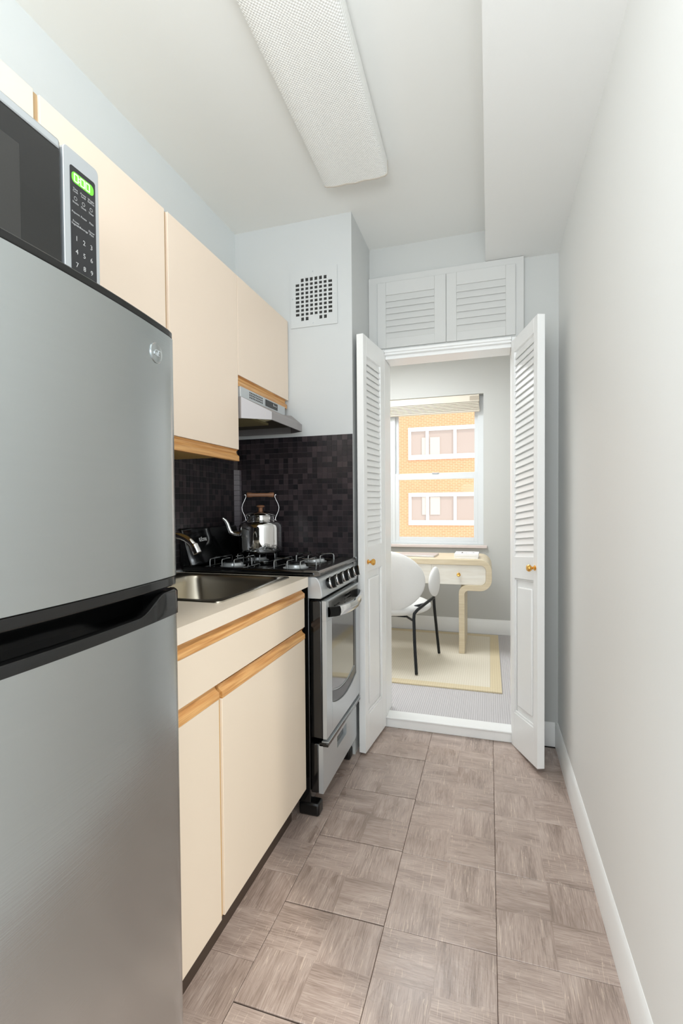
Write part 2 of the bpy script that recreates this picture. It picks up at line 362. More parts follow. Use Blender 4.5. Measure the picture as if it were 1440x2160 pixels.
# door casing, jambs, threshold
cas = MB().box(XC, JL, 2.47, YN, 0.057, 1.9905).box(JR, FR, 2.476, YN, .057, 1.9905)
struct('trim_1', cas, trim_m, .003)
head = MB().box(JL, JR, 2.472, YN, 1.962, 1.99).box(JL, JR, 2.462, 2.474, 1.972, 1.985).box(JL, JR, YN-.01, YN+.12, 1.945, 1.968)
struct('trim_2', head, trim_m, .002)
jam = MB().box(JL-.016, JL-.001, YN, YN+.12, .05, 1.98).box(JR+.001, JR+.016, YN, YN+.12, .05, 1.98)
struct('trim_3', jam, trim_m, .001)
struct('trim_4', MB().box(XC, JR+.02, 2.475, 2.565, 0, .046).box(XC, JR+.02, 2.468, 2.56, .0465, .056), trim_m, .003)
# ------------------------------------------------------------ transom cupboard over the doorway
tt = thing('louvered_cupboard', 'white louvred cupboard set in the wall above the open doorway', 'cupboard', (-.21, 2.48, 1.99))
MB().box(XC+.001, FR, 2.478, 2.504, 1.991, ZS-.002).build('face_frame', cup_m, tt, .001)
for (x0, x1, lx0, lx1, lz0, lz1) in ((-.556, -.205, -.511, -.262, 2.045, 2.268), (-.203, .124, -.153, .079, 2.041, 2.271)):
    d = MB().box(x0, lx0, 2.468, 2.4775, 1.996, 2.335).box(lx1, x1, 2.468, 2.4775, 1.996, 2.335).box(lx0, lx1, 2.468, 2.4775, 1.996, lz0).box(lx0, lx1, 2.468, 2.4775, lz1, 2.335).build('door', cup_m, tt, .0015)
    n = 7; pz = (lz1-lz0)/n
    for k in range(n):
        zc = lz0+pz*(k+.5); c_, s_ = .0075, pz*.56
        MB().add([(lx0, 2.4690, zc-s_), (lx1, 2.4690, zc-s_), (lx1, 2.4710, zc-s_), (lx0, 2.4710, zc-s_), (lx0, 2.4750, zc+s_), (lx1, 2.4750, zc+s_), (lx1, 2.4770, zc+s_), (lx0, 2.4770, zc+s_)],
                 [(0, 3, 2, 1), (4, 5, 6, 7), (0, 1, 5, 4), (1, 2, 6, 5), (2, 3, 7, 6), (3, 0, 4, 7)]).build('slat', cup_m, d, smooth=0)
# ------------------------------------------------------------ louvred door leaves
def leaf(name, label, hinge, free, sg, ls0, ls1, lz0, lz1, pz0, pz1, ks, kz, shear):
    Lw = math.hypot(free[0]-hinge[0], free[1]-hinge[1]); th = math.atan2(free[1]-hinge[1], free[0]-hinge[0])
    root = thing(name, label, 'door'); WL[root] = Vector((0, 0, 0)); t = .033
    z0, z1 = .012, 1.975
    def Y(u): return -sg*u                     # depth behind the visible face
    def bx(mb, x0, x1, d0, d1, za, zb):
        y0, y1 = sorted((Y(d0), Y(d1))); n = len(mb.v); mb.box(x0, x1, y0, y1, za, zb)
        for i in range(n, len(mb.v)):
            v = mb.v[i]; mb.v[i] = (v[0], v[1], v[2]+shear*(v[0]/Lw-.5))
        return mb
    fr = MB()
    bx(fr, 0, ls0, 0, t, z0, z1); bx(fr, ls1, Lw, 0, t, z0, z1)
    bx(fr, ls0, ls1, 0, t, z0, pz0); bx(fr, ls0, ls1, 0, t, pz1, lz0); bx(fr, ls0, ls1, 0, t, lz1, z1)
    fr.build('door_frame', trim_m, root, .0015)
    pn = MB(); bx(pn, ls0, ls1, .012, t-.01, pz0, pz1); bx(pn, ls0+.028, ls1-.028, .003, .014, pz0+.04, pz1-.04)
    o = pn.build('raised_panel', trim_m, root, .006, 3)
    bd = MB()
    bx(bd, ls0, ls0+.007, .004, .012, pz0, pz1); bx(bd, ls1-.007, ls1, .004, .012, pz0, pz1); bx(bd, ls0, ls1, .004, .012, pz0, pz0+.012); bx(bd, ls0, ls1, .004, .012, pz1-.008, pz1)
    bd.build('moulding', trim_m, root, .003)
    n = round((lz1-lz0)/.0302); p_ = (lz1-lz0)/n
    for k in range(n):
        zc = lz0+p_*(k+.5); h_ = p_*.62; sl = MB()
        x0, x1 = ls0-.001, ls1+.001
        q = [(.002, -h_), (.0055, -h_-.002), (.0165, h_-.002), (.013, h_)]
        for xx in (x0, x1):
            for d_, dz in q: sl.v.append((xx, Y(d_), zc+dz+shear*(xx/Lw-.5)))
        sl.f = [(0, 1, 2, 3), (4, 7, 6, 5), (0, 4, 5, 1), (1, 5, 6, 2), (2, 6, 7, 3), (3, 7, 4, 0)]
        sl.build('slat', trim_m, root, smooth=0)
    kz += shear*(ks/Lw-.5)
    MB().lathe([(.011, 0), (.012, .002), (.007, .004), (.0055, .012), (.008, .016), (.0145, .022), (.016, .029), (.012, .035), (.004, .037)], (ks, 0, kz), 20, (0, sg, 0)).build('knob', brass_m, root)
    root.location = (hinge[0], hinge[1], 0); root.rotation_euler = (0, 0, th); return root
leaf('louvered_door', 'white louvred door leaf swung open beside the range, left of the doorway', (-.5205, 2.462), (-.5545, 2.157), 1, .058, .262, .983, 1.883, .18, .866, .262, .911, -.004)
leaf('louvered_door', 'white louvred door leaf swung open toward the plain right-hand wall', (.105, 2.468), (.199, 2.2105), -1, .030, .236, .936, 1.912, .18, .832, .252, .888, .026)
# ------------------------------------------------------------ vent grille on the chase
vg = thing('vent_grille', 'square white metal vent grille with rows of holes high on the chase wall', 'vent', (-.79, YC, 2.03))
vx0, vx1, vz0, vz1 = -.911, -.675, 2.031, 2.303
nc, nr = 8, 10; hx0, hx1, hz0, hz1 = -.884, -.700, 2.062, 2.262; pw, ph = (hx1-hx0)/nc, (hz1-hz0)/nr
pl = MB(); yf, yb = YC-.005, YC-.0012
pl.box(vx0, vx1, yf, yb, hz1, vz1).box(vx0, vx1, yf, yb, vz0, hz0).box(vx0, hx0, yf, yb, hz0, hz1).box(hx1, vx1, yf, yb, hz0, hz1)
for i in range(1, nc): pl.box(hx0+i*pw-.0042, hx0+i*pw+.0042, yf, yb, hz0, hz1)
for i in range(nc):
    xa, xb = hx0+i*pw+(.0042 if i else 0), hx0+(i+1)*pw-(.0042 if i < nc-1 else 0)
    for j in range(1, nr): pl.box(xa, xb, yf, yb, hz0+j*ph-.0038, hz0+j*ph+.0038)
    for j in range(nr):
        if (i, j) in ((0, 0), (7, 0), (0, 9), (7, 9), (3, 0), (4, 0)): pl.box(xa, xb, yf, yb, hz0+j*ph+(.0038 if j else 0), hz0+(j+1)*ph-(.0038 if j < nr-1 else 0))
pl.build('perforated_plate', chase_m, vg)
MB().box(hx0, hx1, YC-.001, YC-.0002, hz0, hz1).build('backing', dark_m, vg)
for (x, z) in ((-.795, 2.045), (-.795, 2.288), (-.9, 2.17), (-.686, 2.17)):
    MB().lathe([(.003, 0), (.003, .001), (.001, .002)], (x, yf, z), 10, (0, -1, 0)).build('screw', steel2_m, vg)
st = MB().lathe([(.012, 0), (.012, .004), (.009, .007), (.003, .008)], (XC, 2.19, .925), 18, (1, 0, 0)).build('wall_bumper', steel2_m)
tag(st, 'small round metal bumper on the wall edge beside the range', 'bumper')
# ------------------------------------------------------------ mosaic backsplash
ZB0, ZB1, TP = .90, 1.512, .02513
bs = thing('tile_backsplash', 'dark mosaic tile backsplash on the chase wall right of the range', 'tiles', ((XL+XC)/2, YC, ZB0))
MB().box(XL+.001, XC-.001, YC-.0028, YC-.0002, ZB0, ZB1).build('grout_bed', grout_m, bs)
ncx, ncz = 24, 24; txs = TP-.0014; rest = MB(); proto = None; cnt = 0
tz = (ZB1-ZB0)/ncz
for i in range(ncx-1, -1, -1):
    for j in range(ncz-1, -1, -1):
        xc = XL+.001+(i+.5)*(XC-XL-.002)/ncx; zc = ZB0+(j+.5)*tz; th = .0052
        if cnt < 300 and j >= 1:
            if proto is None:
                proto = MB().box(-txs/2, txs/2, -.0022, 0, -tz/2+.0007, tz/2-.0007).build('tile', mos_m, None, smooth=0); o = proto
            else:
                o = proto.copy(); C.objects.link(o)
            o.parent = bs; o.location = Vector((xc, YC-.0028+random.uniform(-.0003, 0), zc)) - bs.location
            o.rotation_euler = (random.uniform(-.012, .012), 0, random.uniform(-.012, .012)); cnt += 1
        else:
            rest.box(xc-txs/2, xc+txs/2, YC-.005, YC-.0028, zc-tz/2+.0007, zc+tz/2-.0007)
o = rest.build('tile', mos_m, bs, smooth=0); o['kind'] = 'stuff'
bl = thing('tile_backsplash', 'dark mosaic tile backsplash behind the sink, below the tall wall cupboard', 'tiles', (XL, 1.5, ZB0+.02))
MB().box(XL+.0002, XL+.0028, .74, YC-.006, ZB0+.02, ZB1).build('grout_bed', grout_m, bl)
rest = MB(); ny = 56; py_ = (2.105-.745)/ny
for i in range(ny):
    for j in range(1, ncz):
        yc = .745+(i+.5)*py_; zc = ZB0+(j+.5)*tz; rest.box(XL+.0028, XL+.0052, yc-py_/2+.0007, yc+py_/2-.0007, zc-tz/2+.0007, zc+tz/2-.0007)
o = rest.build('tile', mos_m, bl, smooth=0); o['kind'] = 'stuff'
for j in range(2, ncz-6):
    z = ZB0+j*tz+.0007; MB().prism([(XL+.003, 2.107), (XL+.024, 2.127), (XL+.024, 2.147), (XL+.003, 2.147)], 'z', z, z+tz-.0014).build('corner_tile', grey_tile_m, bl, smooth=0)
# ------------------------------------------------------------ oak pull profile
def pull(x, y0, y1, z0, h, name='pull_rail', parent=None):
    pr = [(0, 0), (0, .42*h), (-.002, .47*h), (-.009, .6*h), (-.0125, .76*h), (-.012, .9*h), (-.006, .965*h), (-.005, h), (-.02, h), (-.02, 0)]
    return MB().prism([(x+u, z0+v) for u, v in pr], 'y', y0, y1).build(name, oak_m, parent, smooth=50)
# ------------------------------------------------------------ base cabinet and worktop
XF = -.645
bc = thing('base_cabinet', 'cream sink base cabinet with oak pull rails between fridge and range', 'cabinet', (-.92, 1.19, 0))
MB().box(XL+.008, XF-.021, .765, 1.625, .12, .14).box(XL+.008, XL+.016, .765, 1.625, .14, .876).box(XL+.016, XF-.021, .765, .783, .14, .876).box(XL+.016, XF-.021, 1.612, 1.625, .14, .876).box(XF-.04, XF-.021, .783, 1.612, .70, .876).build('carcass', ykit_m, bc)
MB().box(XL+.008, -.705, .765, 1.625, .001, .12).build('toe_kick', toe_m, bc)
sp_ = MB().box(XF-.0205, XF, .768, 1.624, .733, .84).build('drawer_front', lacq2_m, bc, .001)
pull(XF+.001, .768, 1.624, .841, .036, 'pull_rail', sp_)
d1 = MB().box(XF-.0205, XF, .768, 1.041, .132, .694).build('door', lacq2_m, bc, .001); pull(XF+.001, .768, 1.041, .695, .036, 'pull_rail', d1)
d2 = MB().box(XF-.0205, XF, 1.055, 1.624, .132, .690).build('door', lacq2_m, bc, .001); pull(XF+.001, 1.055, 1.624, .691, .037, 'pull_rail', d2)
MB().box(XF-.0205, XF-.006, 1.043, 1.053, .132, .694).build('centre_stile', mat('yellow_oak_strip', (200, 156, 78), .5), bc)
wt = thing('worktop', 'cream laminate worktop with the sink set in it', 'worktop', (-.92, 1.2, .878))
SX0, SX1, SY0, SY1 = -1.168, -.692, 1.128, 1.612
cx0, cx1, cy0, cy1 = XL+.008, -.637, .75, 1.642
MB().box(cx0, cx1, cy0, SY0+.012, .878, .915).box(cx0, cx1, SY1-.012, cy1, .878, .915).box(cx0, SX0+.012, SY0+.012, SY1-.012, .878, .915).box(SX1-.012, cx1, SY0+.012, SY1-.012, .878, .915).build('slab', counter_m, wt)
sk = thing('sink', 'stainless steel drop-in sink set in the cream worktop', 'sink', (-.93, 1.37, .915))
def ring(x0, x1, y0, y1, rr, z): return [(u, v, z) for u, v in rrect(x0, x1, y0, y1, rr)]
s_ = MB().loft([ring(SX0, SX1, SY0, SY1, .02, .9152), ring(SX0+.001, SX1-.001, SY0+.001, SY1-.001, .02, .9185), ring(SX0+.008, SX1-.008, SY0+.008, SY1-.008, .02, .9192),
    ring(-1.095, -.716, SY0+.024, SY1-.026, .05, .9178), ring(-1.092, -.719, SY0+.027, SY1-.029, .05, .912), ring(-1.088, -.723, SY0+.031, SY1-.033, .05, .895), ring(-1.075, -.74, SY0+.045, SY1-.047, .06, .79), ring(-1.06, -.755, SY0+.06, SY1-.062, .06, .770), ring(-1.03, -.785, SY0+.09, SY1-.092, .05, .766)], False, True)
s_.build('basin', sink_m, sk, smooth=60)
MB().lathe([(.04, 0), (.04, .002), (.03, .003), (.028, .001)], (-.9, 1.36, .7665), 20).build('drain', chrome_m, sk)
fc = thing('faucet', 'chrome curved faucet rising behind the sink, its spout end past the fridge', 'faucet', (-1.128, 1.40, .919))
MB().box(-1.15, -1.106, 1.29, 1.50, .9195, .929).build('base_plate', chrome_m, fc, .004)
MB().lathe([(.022, 0), (.021, .03), (.017, .045), (.015, .05)], (-1.128, 1.40, .929), 20).build('body', chrome_m, fc)
pts = [(-1.128, 1.40, .975)] + [(-1.128+.095-.095*math.cos(rad(t_)), 1.40, 1.0+.078*math.sin(rad(t_))) for t_ in range(0, 151, 12)]
MB().tube(pts, [.0125]*3 + [.0118]*(len(pts)-3), 14).build('spout', chrome_m, fc)
e = Vector(pts[-1]); dn = (Vector(pts[-1])-Vector(pts[-2])).normalized(); dn = (dn+Vector((0, 0, -.8))).normalized()
MB().lathe([(.0122, -.004), (.0148, 0), (.0152, .018), (.0145, .03), (.011, .031)], e, 18, dn).build('aerator', chrome_m, fc)
for yy in (1.315, 1.475):
    h_ = MB().lathe([(.016, 0), (.014, .02), (.017, .03), (.012, .045), (.003, .047)], (-1.128, yy, .929), 18).build('tap_handle', chrome_m, fc)
# ------------------------------------------------------------ range
XD = -.578; sy0, sy1 = 1.668, 2.142
rg_ = thing('kitchen_range', 'narrow stainless and black gas range between worktop and tiled wall', 'stove', (-.9, 1.905, 0))
MB().box(XL+.02, -.645, sy0+.002, sy1, .05, .912).build('body', black_m, rg_, .004)
# cooktop pan
ct = MB().loft([[(u, v, z) for u, v in rrect(x0, x1, y0, y1, rr)] for x0, x1, y0, y1, rr, z in (
    (XL+.02, -.612, 1.652, 2.148, .012, .9165), (XL+.018, -.609, 1.650, 2.150, .014, .924), (XL+.022, -.613, 1.654, 2.146, .014, .935), (XL+.028, -.620, 1.660, 2.140, .014, .938),
    (XL+.04, -.634, 1.672, 2.128, .014, .936), (XL+.05, -.65, 1.684, 2.116, .02, .925))], True, True).build('cooktop', black_m, rg_, smooth=50)
MB().prism([(-.662, .9385), (-.60, .9365), (-.592, .928), (-.594, .918), (-.61, .914), (-.66, .914)], 'y', 1.652, 2.148).build('front_trim', darktrim_m, rg_, .002)
# control panel
cp = [(-.645, .913), (-.618, .914), (-.607, .908), (-.598, .893), (-.592, .872), (-.588, .85), (-.588, .838), (-.594, .832), (-.645, .832)]
cpn = MB().prism(cp, 'y', sy0-.012, sy1+.002).build('control_panel', steel2_m, rg_, .002, smooth=50)
kn = Vector((1, 0, .32)).normalized()
for y in (1.735, 1.822, 1.908, 1.99, 2.075):
    c_ = Vector((-.5955, y, .876)); ko = MB().lathe([(.0222, .0165), (.0238, .018), (.0242, .0215), (.0232, .0235), (.022, .0237)], c_, 30, kn, cap=False).build('knob_bezel', chrome_m, cpn)
    # the knob body and its grip ridge
    up = kn.cross(Vector((0, 1, 0))).normalized(); kb = MB().lathe([(.021, .006), (.0222, .013), (.0224, .024), (.0205, .027), (.001, .0275)], c_, 26, kn)
    rd = Vector((0, math.sin(.5), 0)) + up*math.cos(.5); sd = kn.cross(rd)
    P = [c_+kn*h+rd*l+sd*w_ for h in (.024, .037) for l, w_ in ((-.022, -.0045), (.022, -.0045), (.022, .0045), (-.022, .0045))]
    kb.add([tuple(q) for q in P], [(0, 3, 2, 1), (4, 5, 6, 7), (0, 1, 5, 4), (1, 2, 6, 5), (2, 3, 7, 6), (3, 0, 4, 7)])
    o = kb.build('knob', bplast_m, rg_)
MB().box(-.596, -.5925, 1.69, 1.698, .858, .866).build('igniter_button', bplast_m, cpn)
# oven door
od = MB().box(-.643, XD-.016, sy0, sy1-.004, .302, .824).build('oven_door', black_m, rg_, .006)
dp = [(XD-.016, .303), (XD, .306), (XD+.004, .55), (XD+.004, .75), (XD, .82), (XD-.016, .823)]
yw0, yw1 = 1.735, 2.085
fr = MB()
def sag(y): t_ = (y-(yw0+yw1)/2)/((yw1-yw0)/2); return .385+.035*t_*t_
# stainless skin as a frame around the window
def xs(z): return XD+.003*math.sin(math.pi*(z-.303)/.52)
def strip(mb, y0, y1, zf0, zf1, n=14, off=0, th=.016):
    ys = [y0+(y1-y0)*i/n for i in range(n+1)]
    for i in range(n):
        ya, yb_ = ys[i], ys[i+1]; v = []
        for (yy, za, zb) in ((ya, zf0(ya), zf1(ya)), (yb_, zf0(yb_), zf1(yb_))): v += [(xs(za)+off, yy, za), (xs(zb)+off, yy, zb), (XD-.016, yy, zb), (XD-.016, yy, za)]
        f_ = [(0, 4, 5, 1), (1, 5, 6, 2), (2, 6, 7, 3), (3, 7, 4, 0)]
        if i == 0: f_.append((0, 1, 2, 3))
        if i == n-1: f_.append((4, 7, 6, 5))
        mb.add(v, f_)
k_ = lambda c__: (lambda y: c__)
strip(fr, sy0+.001, yw0, k_(.303), k_(.745), 1); strip(fr, yw1, sy1-.005, k_(.303), k_(.745), 1); strip(fr, yw0, yw1, k_(.303), sag, 16)
strip(fr, sy0+.001, sy1-.005, k_(.745), k_(.822), 1)
fr.build('door_skin', steel2_m, od, .0008, 1, smooth=40)
gl = MB(); strip(gl, yw0+.001, yw1-.001, lambda y: sag(y)+.001, k_(.744), 16, off=-.005); gl.build('window_glass', glass_dark, od)
ig = MB(); strip(ig, yw0+.03, yw1-.03, lambda y: sag(y)+.048, lambda y: sag(y)+.0505, 16, off=-.0035); ig.build('window_line', steel2_m, od)
wb = MB(); strip(wb, yw1-.03, yw1-.0015, lambda y: sag(y)+.002, k_(.7435), 3, off=-.0035); strip(wb, yw0+.0015, yw0+.009, lambda y: sag(y)+.002, k_(.7435), 1, off=-.0035); strip(wb, yw0+.0095, yw1-.0305, lambda y: sag(y)+.002, lambda y: sag(y)+.044, 14, off=-.004); wb.build('window_border', mat('dark_enamel_border', (44, 44, 44), .2), od)
vt = MB()
for y0, y1, zs in ((1.765, 1.825, (.785,)), (1.905, 1.985, (.77, .785, .80))):
    for z in zs: vt.box(XD-.001, XD+.0045, y0, y1, z, z+.006)
vt.build('vent_slot', black_m, od)
vp = MB().box(XD-.001, XD+.0025, 1.70, 2.11, .757, .815).build('vent_panel', darktrim_m, od, .002)
hp = []; nh = 18
for i in range(nh+1):
    t_ = i/nh; y = 1.69+.43*t_; bow = math.sin(math.pi*t_)**.5 if 0 < t_ < 1 else 0; hp.append((y, XD+.004+.046*bow, .777-.006*math.sin(math.pi*t_)))
rings = []
for y, x, z in hp: rings.append([(x-.006, y, z+.019), (x+.003, y, z+.018), (x+.007, y, z+.006), (x+.007, y, z-.006), (x+.003, y, z-.018), (x-.006, y, z-.019)])
MB().loft(rings).build('handle', chrome_m, od, smooth=60)
MB().loft([rings[0], rings[1], rings[2]]).build('handle_end', bplast_m, od)
# drawer with recessed pull
dz0, dz1 = .095, .283; py0, py1, pz0, pz1 = 1.842, 1.975, .185, .232
dw = MB().box(-.643, -.612, sy0, sy1-.004, dz0, dz1).build('storage_drawer', black_m, rg_, .004)
MB().box(-.612, -.594, sy0+.001, py0, dz0, dz1-.002).box(-.612, -.594, py1, sy1-.005, dz0, dz1-.002).box(-.612, -.594, py0, py1, dz0, pz0).box(-.612, -.594, py0, py1, pz1, dz1-.002).build('drawer_skin', steel2_m, dw)
MB().box(-.6115, -.609, py0+.001, py1-.001, pz0+.001, pz1-.001).build('recessed_pull', darktrim_m, dw)
MB().box(-.612, -.574, sy0+.001, sy1-.005, dz1-.010, dz1+.006).build('drawer_lip', black_m, dw, .003)
MB().box(-.600, -.5725, sy0+.003, sy1-.007, dz1+.0065, dz1+.0095).build('drawer_lip_trim', steel2_m, dw, .0005)
for (x, y) in ((-.665, sy0+.022), (-.665, sy1-.03), (XL+.07, sy0+.022), (XL+.07, sy1-.03)):
    MB().box(x-.03, x+.052, y-.02, y+.03, .001, .05).build('foot', rubber_m, rg_, .008)
# back guard
bg_ = MB().prism([(XL+.062, .936), (XL+.018, 1.085), (XL+.006, 1.09), (XL+.006, .936)], 'y', 1.662, 2.10).build('back_guard', black_m, rg_, .004)
tb = MB()
def mark(u, v, hu, hv):      # one stroke of the small worn emblem on the leaning guard
    for q in ((u-hu, u+hu, v-hv, v+hv),): tb.add([(XL+.0345-(q[2])*.295, 1.79+q[0], 1.037+q[2]), (XL+.0345-(q[2])*.295, 1.79+q[1], 1.037+q[2]), (XL+.0345-(q[3])*.295, 1.79+q[1], 1.037+q[3]), (XL+.0345-(q[3])*.295, 1.79+q[0], 1.037+q[3]), (XL+.030, 1.79+q[0], 1.037+q[2]), (XL+.030, 1.79+q[1], 1.037+q[2]), (XL+.030, 1.79+q[1], 1.037+q[3]), (XL+.030, 1.79+q[0], 1.037+q[3])], [(0, 1, 2, 3), (4, 7, 6, 5), (0, 4, 5, 1), (1, 5, 6, 2), (2, 6, 7, 3), (3, 7, 4, 0)])
for u, v, hu, hv in ((-.026, 0, .0018, .007), (-.021, .006, .0035, .0013), (-.021, -.001, .0035, .0012), (-.021, -.006, .0035, .0013), (-.010, .002, .0016, .009), (-.004, .004, .003, .0013), (-.004, -.005, .003, .0013), (.004, 0, .0016, .006), (.010, .005, .003, .0013), (.014, 0, .0016, .006), (.022, 0, .0016, .0065)): mark(u, v, hu, hv)
tb.build('maker_badge', grey_print, bg_, smooth=0)
# burners and wire grates
def burner(cx, cy):
    bo = MB().lathe([(.05, 0), (.052, .004), (.043, .007), (.04, .016), (.032, .018)], (cx, cy, .9255), 28).build('burner_ring', steel2_m, rg_)
    MB().lathe([(.034, 0), (.036, .004), (.03, .008), (.002, .0085)], (cx, cy, .9437), 28).build('burner_cap', black_m, bo)
    g = MB(); r_ = .0026; s = .088; zb, zt = .9265, .964
    loop = [(cx+u, cy+v, zb+.003) for u, v in rrect(-s, s, -s, s, .02, 4)]; loop.append(loop[0]); g.tube(loop, r_, 8)
    for d in (-.055, 0, .055):
        for sg in (-1, 1):
            if d == 0:
                pass
            tip = .028 if d == 0 else .018
            g.tube([(cx+d, cy+sg*s, zb+.003), (cx+d, cy+sg*s, zt-.006), (cx+d, cy+sg*(s-.002), zt-.002), (cx+d, cy+sg*(s-.008), zt), (cx+d, cy+sg*tip, zt), (cx+d, cy+sg*(tip-.004), zt-.001)], r_, 8)
    for sg in (-1, 1):
        g.tube([(cx+sg*s, cy, zb+.003), (cx+sg*s, cy, zt-.006), (cx+sg*(s-.002), cy, zt-.002), (cx+sg*(s-.008), cy, zt), (cx+sg*.028, cy, zt)], r_, 8)
    g.build('burner_grate', mat('worn_chrome_wire', (150, 152, 152), .22, 1), rg_, smooth=70)
for cx, cy in ((-.745, 1.785), (-1.03, 1.785), (-.745, 2.01), (-1.03, 2.01)): burner(cx, cy)
# ------------------------------------------------------------ kettle
kt = thing('kettle', 'polished steel kettle with turned wooden handle on the back burner', 'kettle'); WL[kt] = Vector((0, 0, 0))
MB().lathe([(.088, 0), (.094, .004), (.096, .01), (.0975, .02), (.0975, .112), (.096, .124), (.09, .134), (.078, .142), (.066, .147), (.064, .15), (.001, .15)], n=56).build('body', chrome_m, kt, smooth=50)
ld = MB().lathe([(.06, .15), (.061, .163), (.066, .166), (.068, .170), (.062, .177), (.045, .184), (.022, .189), (.002, .19)], n=44).build('lid', chrome_m, kt, smooth=50)
MB().lathe([(.010, .188), (.009, .2), (.011, .205), (.018, .209), (.0185, .213), (.012, .216), (.001, .217)], n=24).build('lid_knob', walnut_m, ld)
MB().tube([(-.085, 0, .085), (-.105, 0, .0845), (-.125, 0, .086), (-.137, 0, .095), (-.143, 0, .112), (-.148, 0, .13), (-.158, 0, .147), (-.17, 0, .157)], [.017, .0155, .0135, .012, .0105, .0095, .0085, .0075], 14).build('spout', chrome_m, kt, smooth=60)
for sg in (-1, 1):
    pts = [(.062, .142), (.068, .15), (.068, .158), (.074, .172), (.082, .19), (.084, .205), (.080, .222), (.072, .238), (.066, .252), (.066, .262)]
    MB().tube([(sg*x, 0, z) for x, z in pts], .0021, 8).build('handle_wire', chrome_m, kt, smooth=70)
    MB().lathe([(.007, 0), (.007, .004), (.003, .006)], (sg*.068, 0, .1425), 12).build('handle_lug', chrome_m, kt)
    MB().lathe([(.0032, 0), (.004, .003), (.0035, .006), (.001, .007)], (sg*.066, 0, .263), 10, (sg, 0, 0)).build('end_nut', chrome_m, kt)
MB().lathe([(.009, -.062), (.0115, -.058), (.0108, -.045), (.0085, -.03), (.0088, 0), (.0085, .03), (.0108, .045), (.0115, .058), (.009, .062)], (0, 0, .263), 24, (1, 0, 0)).build('handle', walnut_m, kt, smooth=60)
kt.location = (-1.005, 1.995, .9666); kt.rotation_euler = (0, 0, rad(26.5)); kt.scale = (1, 1, 1)
# ------------------------------------------------------------ wall cupboards
XU = -.9245
tc_ = thing('wall_cabinet', 'tall cream two-door wall cupboard above the sink', 'cabinet', (XL, 1.23, 1.36))
MB().box(XL+.001, XU-.02, .802, 1.651, 1.368, 2.063).build('carcass', ykit_m, tc_)
for y0, y1 in ((.814, 1.228), (1.243, 1.658)):
    d = MB().box(XU-.019, XU, y0, y1, 1.3965, 2.066).build('door', lacq_m, tc_, .001); pull(XU+.001, y0, y1, 1.352, .0435, 'pull_rail', d)
MB().box(XU-.019, XU-.008, 1.2295, 1.2415, 1.3965, 2.066).build('gap_strip', mat('tan_gap', (190, 160, 120), .5), tc_)
oc = thing('wall_cabinet', 'short cream wall cupboard above the microwave', 'cabinet', (XL, .4, 1.79))
MB().box(XL+.001, XU-.02, -.01, .799, 1.80, 2.063).build('carcass', ykit_m, oc)
for y0, y1 in ((-.008, .388), (.402, .799)): MB().box(XU-.019, XU, y0, y1, 1.80, 2.066).build('door', lacq_m, oc, .001)
MB().box(XU-.019, XU-.006, .8, .813, 1.80, 2.066).build('gap_strip', MATS['tan_gap'], oc)
hc = thing('wall_cabinet', 'short cream wall cupboard with oak pull rail above the range hood', 'cabinet', (XL, 1.9, 1.64))
MB().box(XL+.001, XU-.02, 1.662, 2.15, 1.656, 2.063).build('carcass', ykit_m, hc)
d = MB().box(XU-.019, XU, 1.661, 2.145, 1.686, 2.066).build('door', lacq_m, hc, .001); pull(XU+.001, 1.661, 2.125, 1.643, .0425, 'pull_rail', d)
# ------------------------------------------------------------ range hood
hd = thing('range_hood', 'stainless range hood under the short cupboard, over the range', 'hood', (XL, 1.88, 1.52))
XFc, XLp = -.917, -.82
zt, zm, zl1, zl0 = 1.6425, 1.603, 1.551, 1.519
MB().box(XL+.001, XFc, 1.664, 2.085, zm-.002, zt).build('fascia', steel2_m, hd, .001)
A = [(XL+.001, 1.664), (XFc, 1.664), (XFc, 2.088), (XL+.001, 2.088)]
Bt = [(XL+.001, 1.664), (XLp-.09, 1.664), (XLp, 1.735), (XLp, 2.055), (XLp-.05, 2.10), (XL+.001, 2.10)]
top = [(XL+.001, 1.664, zm), (XFc, 1.664, zm), (XFc+.001, 1.69, zm), (XFc+.001, 2.06, zm), (XFc, 2.088, zm), (XL+.001, 2.088, zm)]
sk_ = MB(); n0 = 6
Bt[1] = (XFc+.001, 1.664); Bt[4] = (XFc+.03, 2.092); Bt[5] = (XL+.001, 2.092)
v = top + [(x, y, zl1 if 1 < i < 4 else zm-.001) for i, (x, y) in enumerate(Bt)] + [(x, y, zl0) for x, y in Bt]
inner = [(XL+.006, 1.67), (XFc+.002, 1.67), (XLp-.006, 1.74), (XLp-.006, 2.05), (XFc+.028, 2.086), (XL+.006, 2.086)]
v += [(x, y, zl0) for x, y in inner] + [(x, y, zl0+.03) for x, y in inner]
f_ = [tuple(range(6))]
for k in range(4):
    for i in range(6): j = (i+1) % 6; f_.append((k*6+i, k*6+j, (k+1)*6+j, (k+1)*6+i))
sk_.add(v, f_); sk_.build('canopy', mat('brushed_hood_steel', (172, 168, 168), .5, .8), hd, smooth=20)
MB().add([(x, y, zl0+.029) for x, y in inner], [tuple(range(6))]).build('underside', hoodin_m, hd)
MB().box(XL+.03, -.90, 1.70, 1.87, zl0+.004, zl0+.014).build('filter', filter_m, hd, .001)
MB().prism([(-.90, zl0+.03), (-.885, zl0+.006), (-.84, zl0+.012), (-.84, zl0+.03)], 'y', 1.72, 1.80).build('lamp_cover', mat('cream_lamp_lens', (206, 198, 160), .3), hd)
gr = MB()
for i in range(9):
    for j in range(3): gr.box(XFc, XFc+.0006, 1.735+i*.0135, 1.7435+i*.0135, 1.611+j*.0095, 1.6175+j*.0095)
gr.build('vent_slot', black_m, hd)
